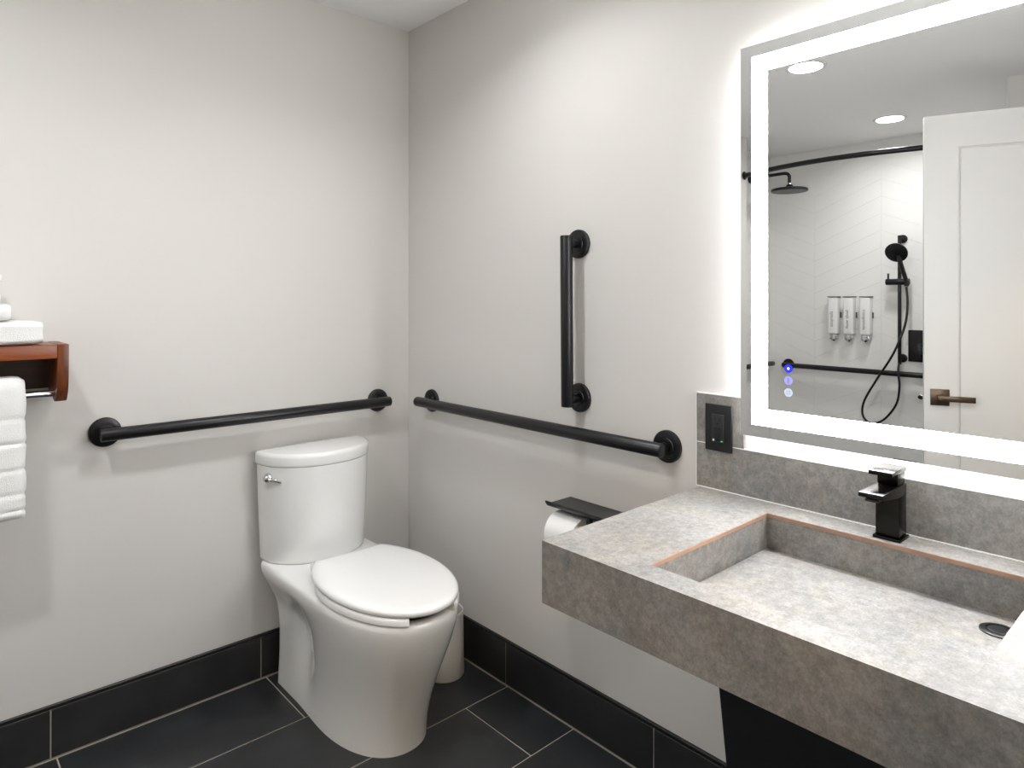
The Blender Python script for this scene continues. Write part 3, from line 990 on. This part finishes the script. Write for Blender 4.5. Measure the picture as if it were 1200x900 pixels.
add_box(b, (hc[0] - 0.011, hc[0] + 0.011), (0.009, 0.040), (hc[1] - 0.011, hc[1] + 0.011), 0.001, 1, dm)
add_box(b, (hc[0] - 0.011, hc[0] + 0.112), (0.040, 0.051), (hc[1] - 0.011, hc[1] + 0.011), 0.0015, 2, dm)
link('lever', b, M['bronze'], hd)
hb = link('handle', dbox((hc[0] - 0.032, hc[0] + 0.032), (-DTh - 0.009, -DTh - 0.0002), (hc[1] - 0.032, hc[1] + 0.032), 0.0015, 2), M['bronze'], root)
b = bmesh.new()
add_box(b, (hc[0] - 0.011, hc[0] + 0.011), (-DTh - 0.040, -DTh - 0.009), (hc[1] - 0.011, hc[1] + 0.011), 0.001, 1, dm)
add_box(b, (hc[0] - 0.011, hc[0] + 0.112), (-DTh - 0.051, -DTh - 0.040), (hc[1] - 0.011, hc[1] + 0.011), 0.0015, 2, dm)
link('lever', b, M['bronze'], hb)
for zz in (0.25, 1.02, 1.80):
    link('hinge', dbox((DWd - 0.004, DWd + 0.012), (-DTh / 2 - 0.008, -DTh / 2 + 0.008), (zz - 0.05, zz + 0.05), 0.002, 1), M['bronze'], root)

# ================================================================= SHOWER FITTINGS (seen in the mirror)
TF = 0.0016   # face of the tiles in front of the wall plane
# curved curtain rod
RZd = 2.118
xe, bow = -2.734, 0.145
pts = []
for i in range(17):
    t = i / 16
    y = -0.006 + (YP + 0.012) * t
    pts.append((-2.600 - 0.134 * ((y + 0.62) / 0.62) ** 2, y, RZd))
cr = thing('curtain_rod', (xe, (YP) / 2, RZd), 'black curved curtain rod spanning the shower opening', 'curtain rod')
link('rod', tube(pts, 0.0155, 14, 4), M['black'], cr, 60)
link('flange', lathe((xe, -0.0004, RZd), (0, -1, 0), [(0, 0.028), (0.004, 0.028), (0.008, 0.024), (0.012, 0.018)], 28), M['black'], cr)
link('flange', lathe((-2.600 - 0.134 * ((YP + 0.62) / 0.62) ** 2, YP + 0.0004, RZd), (0, 1, 0), [(0, 0.028), (0.004, 0.028), (0.008, 0.024), (0.012, 0.018)], 28), M['black'], cr)

# rain shower head on the end wall
sx = -3.178
sh = thing('rain_shower', (sx, YS - TF, 2.18), 'black round rain shower head on a bent wall arm', 'shower head')
link('arm', tube([(sx, YS - TF - 0.002, 2.172), (sx, 0.10, 2.178), (sx, -0.02, 2.180), (sx, -0.075, 2.178), (sx, -0.098, 2.160), (sx, -0.100, 2.130), (sx, -0.100, 2.105)], 0.0115, 14, 8), M['black'], sh, 60)
link('wall_flange', lathe((sx, YS - TF - 0.0004, 2.172), (0, -1, 0), [(0, 0.03), (0.005, 0.03), (0.009, 0.026), (0.010, 0.014)], 28), M['black'], sh)
link('collar', lathe((sx, -0.100, 2.100), (0, 0, 1), [(0, 0.014), (0.005, 0.0135)], 24), M['chrome'], sh)
link('head', lathe((sx, -0.100, 2.101), (0, 0, -1), [(0, 0.012), (0.010, 0.022), (0.022, 0.026), (0.026, 0.060), (0.034, 0.116), (0.038, 0.122), (0.050, 0.122), (0.053, 0.119)], 48), M['black'], sh)
tag(link('spray_face', lathe((sx, -0.100, 2.0478), (0, 0, -1), [(0, 0.114), (0.0015, 0.113)], 48), plain('spray_face_grey', srgb(105, 103, 100), 0.5), sh, 0), 'grey nozzle face')

# dispensers
XT = XB + TF
words = ('shampoo', 'body wash', 'conditioner')
for k, (py_, px0) in enumerate(((-0.297, 0), (-0.402, 0), (-0.510, 0))):
    dp = thing('soap_dispenser', (XT, py_, 1.0), ('white wall-mounted shampoo dispenser in the shower', 'white wall-mounted body wash dispenser in the shower', 'white wall-mounted conditioner dispenser, nearest the shower slide bar')[k], 'dispenser', 'wall dispensers in the shower')
    w_ = 0.034
    link('bottle', box((XT + 0.0004, XT + 0.066), (py_ - w_, py_ + w_), (1.043, 1.304), 0.012, 4), M['white_plastic'], dp)
    link('top_cap', box((XT + 0.0004, XT + 0.067), (py_ - w_ - 0.001, py_ + w_ + 0.001), (1.3042, 1.311), 0.002, 1), plain('grey_cap', srgb(120, 116, 110), 0.4), dp)
    link('bracket', box((XT + 0.0004, XT + 0.020), (py_ - w_ - 0.004, py_ + w_ + 0.004), (1.16, 1.20), 0.002, 1), M['print'], dp)
    pm = link('pump', box((XT + 0.012, XT + 0.056), (py_ - 0.024, py_ + 0.024), (1.006, 1.043), 0.004, 2), M['chrome'], dp)
    link('nozzle', lathe((XT + 0.040, py_, 1.006), (0, 0, -1), [(0, 0.008), (0.010, 0.006)], 16), M['black'], pm)
    tb = text_bm(words[k], 0.030)
    # letters run downwards: text x -> -z, text y -> wall direction read from the room (facing +x)
    for v in tb.verts:
        a, b_, c = v.co
        v.co = Vector((XT + 0.0661 + c, py_ + b_ + 0.006, 1.150 - a))
    link('lettering', tb, M['print'], dp, 0)

# slide bar with hand shower and hose
hs = thing('hand_shower', (XT, -0.725, 0.87), 'black hand shower on a vertical slide bar with a looping hose', 'hand shower')
yb_ = -0.725
link('slide_bar', rod((XT + 0.055, yb_, 0.862), (XT + 0.055, yb_, 1.712), 0.011, 18), M['black'], hs)
for zz in (1.690, 0.90):
    link('wall_bracket', lathe((XT + 0.0004, yb_ - 0.004, zz), (1, 0, 0), [(0, 0.028), (0.008, 0.028), (0.012, 0.024), (0.013, 0.012), (0.046, 0.012)], 24), M['black'], hs)
sl = link('slider', rod((XT + 0.075, yb_ + 0.075, 1.405), (XT + 0.075, yb_ - 0.065, 1.405), 0.0205, 20), M['black'], hs)
link('slider_knob', rod((XT + 0.075, yb_ + 0.062, 1.42), (XT + 0.075, yb_ + 0.062, 1.462), 0.006, 12), M['black'], sl)
hp0 = Vector((XT + 0.085, yb_ - 0.050, 1.405)); hp1 = Vector((XT + 0.135, yb_ - 0.018, 1.575))
link('handle', tube([hp0 - Vector((0, 0, 0.03)), hp0, (hp0 + hp1) / 2, hp1], 0.0135, 14, 6), M['black'], hs, 60)
axis = Vector((0.86, 0.0, -0.50)).normalized()
link('spray_head', lathe(Vector((XT + 0.120, yb_ - 0.008, 1.605)), axis, [(0, 0.02), (0.006, 0.052), (0.014, 0.066), (0.024, 0.068), (0.027, 0.062), (0.0275, 0.0001)], 36), M['black'], hs)
hx = XT + 0.085
link('hose', tube([(hx, yb_ - 0.050, 1.372), (hx + .01, -0.785, 1.26), (hx + .02, -0.775, 1.13), (hx + .03, -0.735, 1.00), (hx + .03, -0.690, 0.90), (hx + .02, -0.600, 0.75), (hx + .01, -0.520, 0.60), (hx, -0.508, 0.50), (hx, -0.560, 0.455), (hx, -0.640, 0.49), (hx, -0.715, 0.60), (hx + .012, -0.738, 0.72), (hx + .014, -0.732, 0.80), (XT + 0.078, -0.727, 0.852), (XT + 0.056, yb_, 0.873)], 0.0072, 10, 8), M['black'], hs, 60)

# shower valve
sv = thing('shower_valve', (XT, -0.845, 0.89), 'black square shower valve plate with lever beside the slide bar', 'shower valve')
link('plate', box((XT + 0.0004, XT + 0.012), (-0.915, -0.762), (0.880, 1.088), 0.004, 2), M['black'], sv)
link('hub', lathe((XT + 0.012, -0.836, 0.965), (1, 0, 0), [(0, 0.036), (0.03, 0.034), (0.045, 0.028), (0.046, 0.002)], 28), M['black'], sv)
link('lever', box((XT + 0.045, XT + 0.060), (-0.850, -0.822), (0.900, 1.000), 0.005, 2), M['black'], sv)
# little knob low on the tiles
kn = thing('robe_hook', (XT, -0.838, 0.655), 'tiny dark round hook on the shower tiles below the valve', 'hook')
link('base', lathe((XT + 0.0004, -0.838, 0.655), (1, 0, 0), [(0, 0.018), (0.006, 0.018), (0.008, 0.010), (0.022, 0.010)], 20), M['chrome'], kn)
link('tip', lathe((XT + 0.0224, -0.838, 0.655), (1, 0, 0), [(0, 0.012), (0.010, 0.013), (0.014, 0.008)], 20), M['black'], kn)

# grab bars inside the shower
grab_bar((XT, 0.048, 0.800), (XT, -1.25, 0.797), (1, 0, 0), 'long black grab bar across the back wall of the shower', r=0.018)
grab_bar((-3.40, YS - TF, 0.805), (-2.90, YS - TF, 0.805), (0, -1, 0), 'short black grab bar on the end wall of the shower, under the rain head', r=0.018, over=0.02)
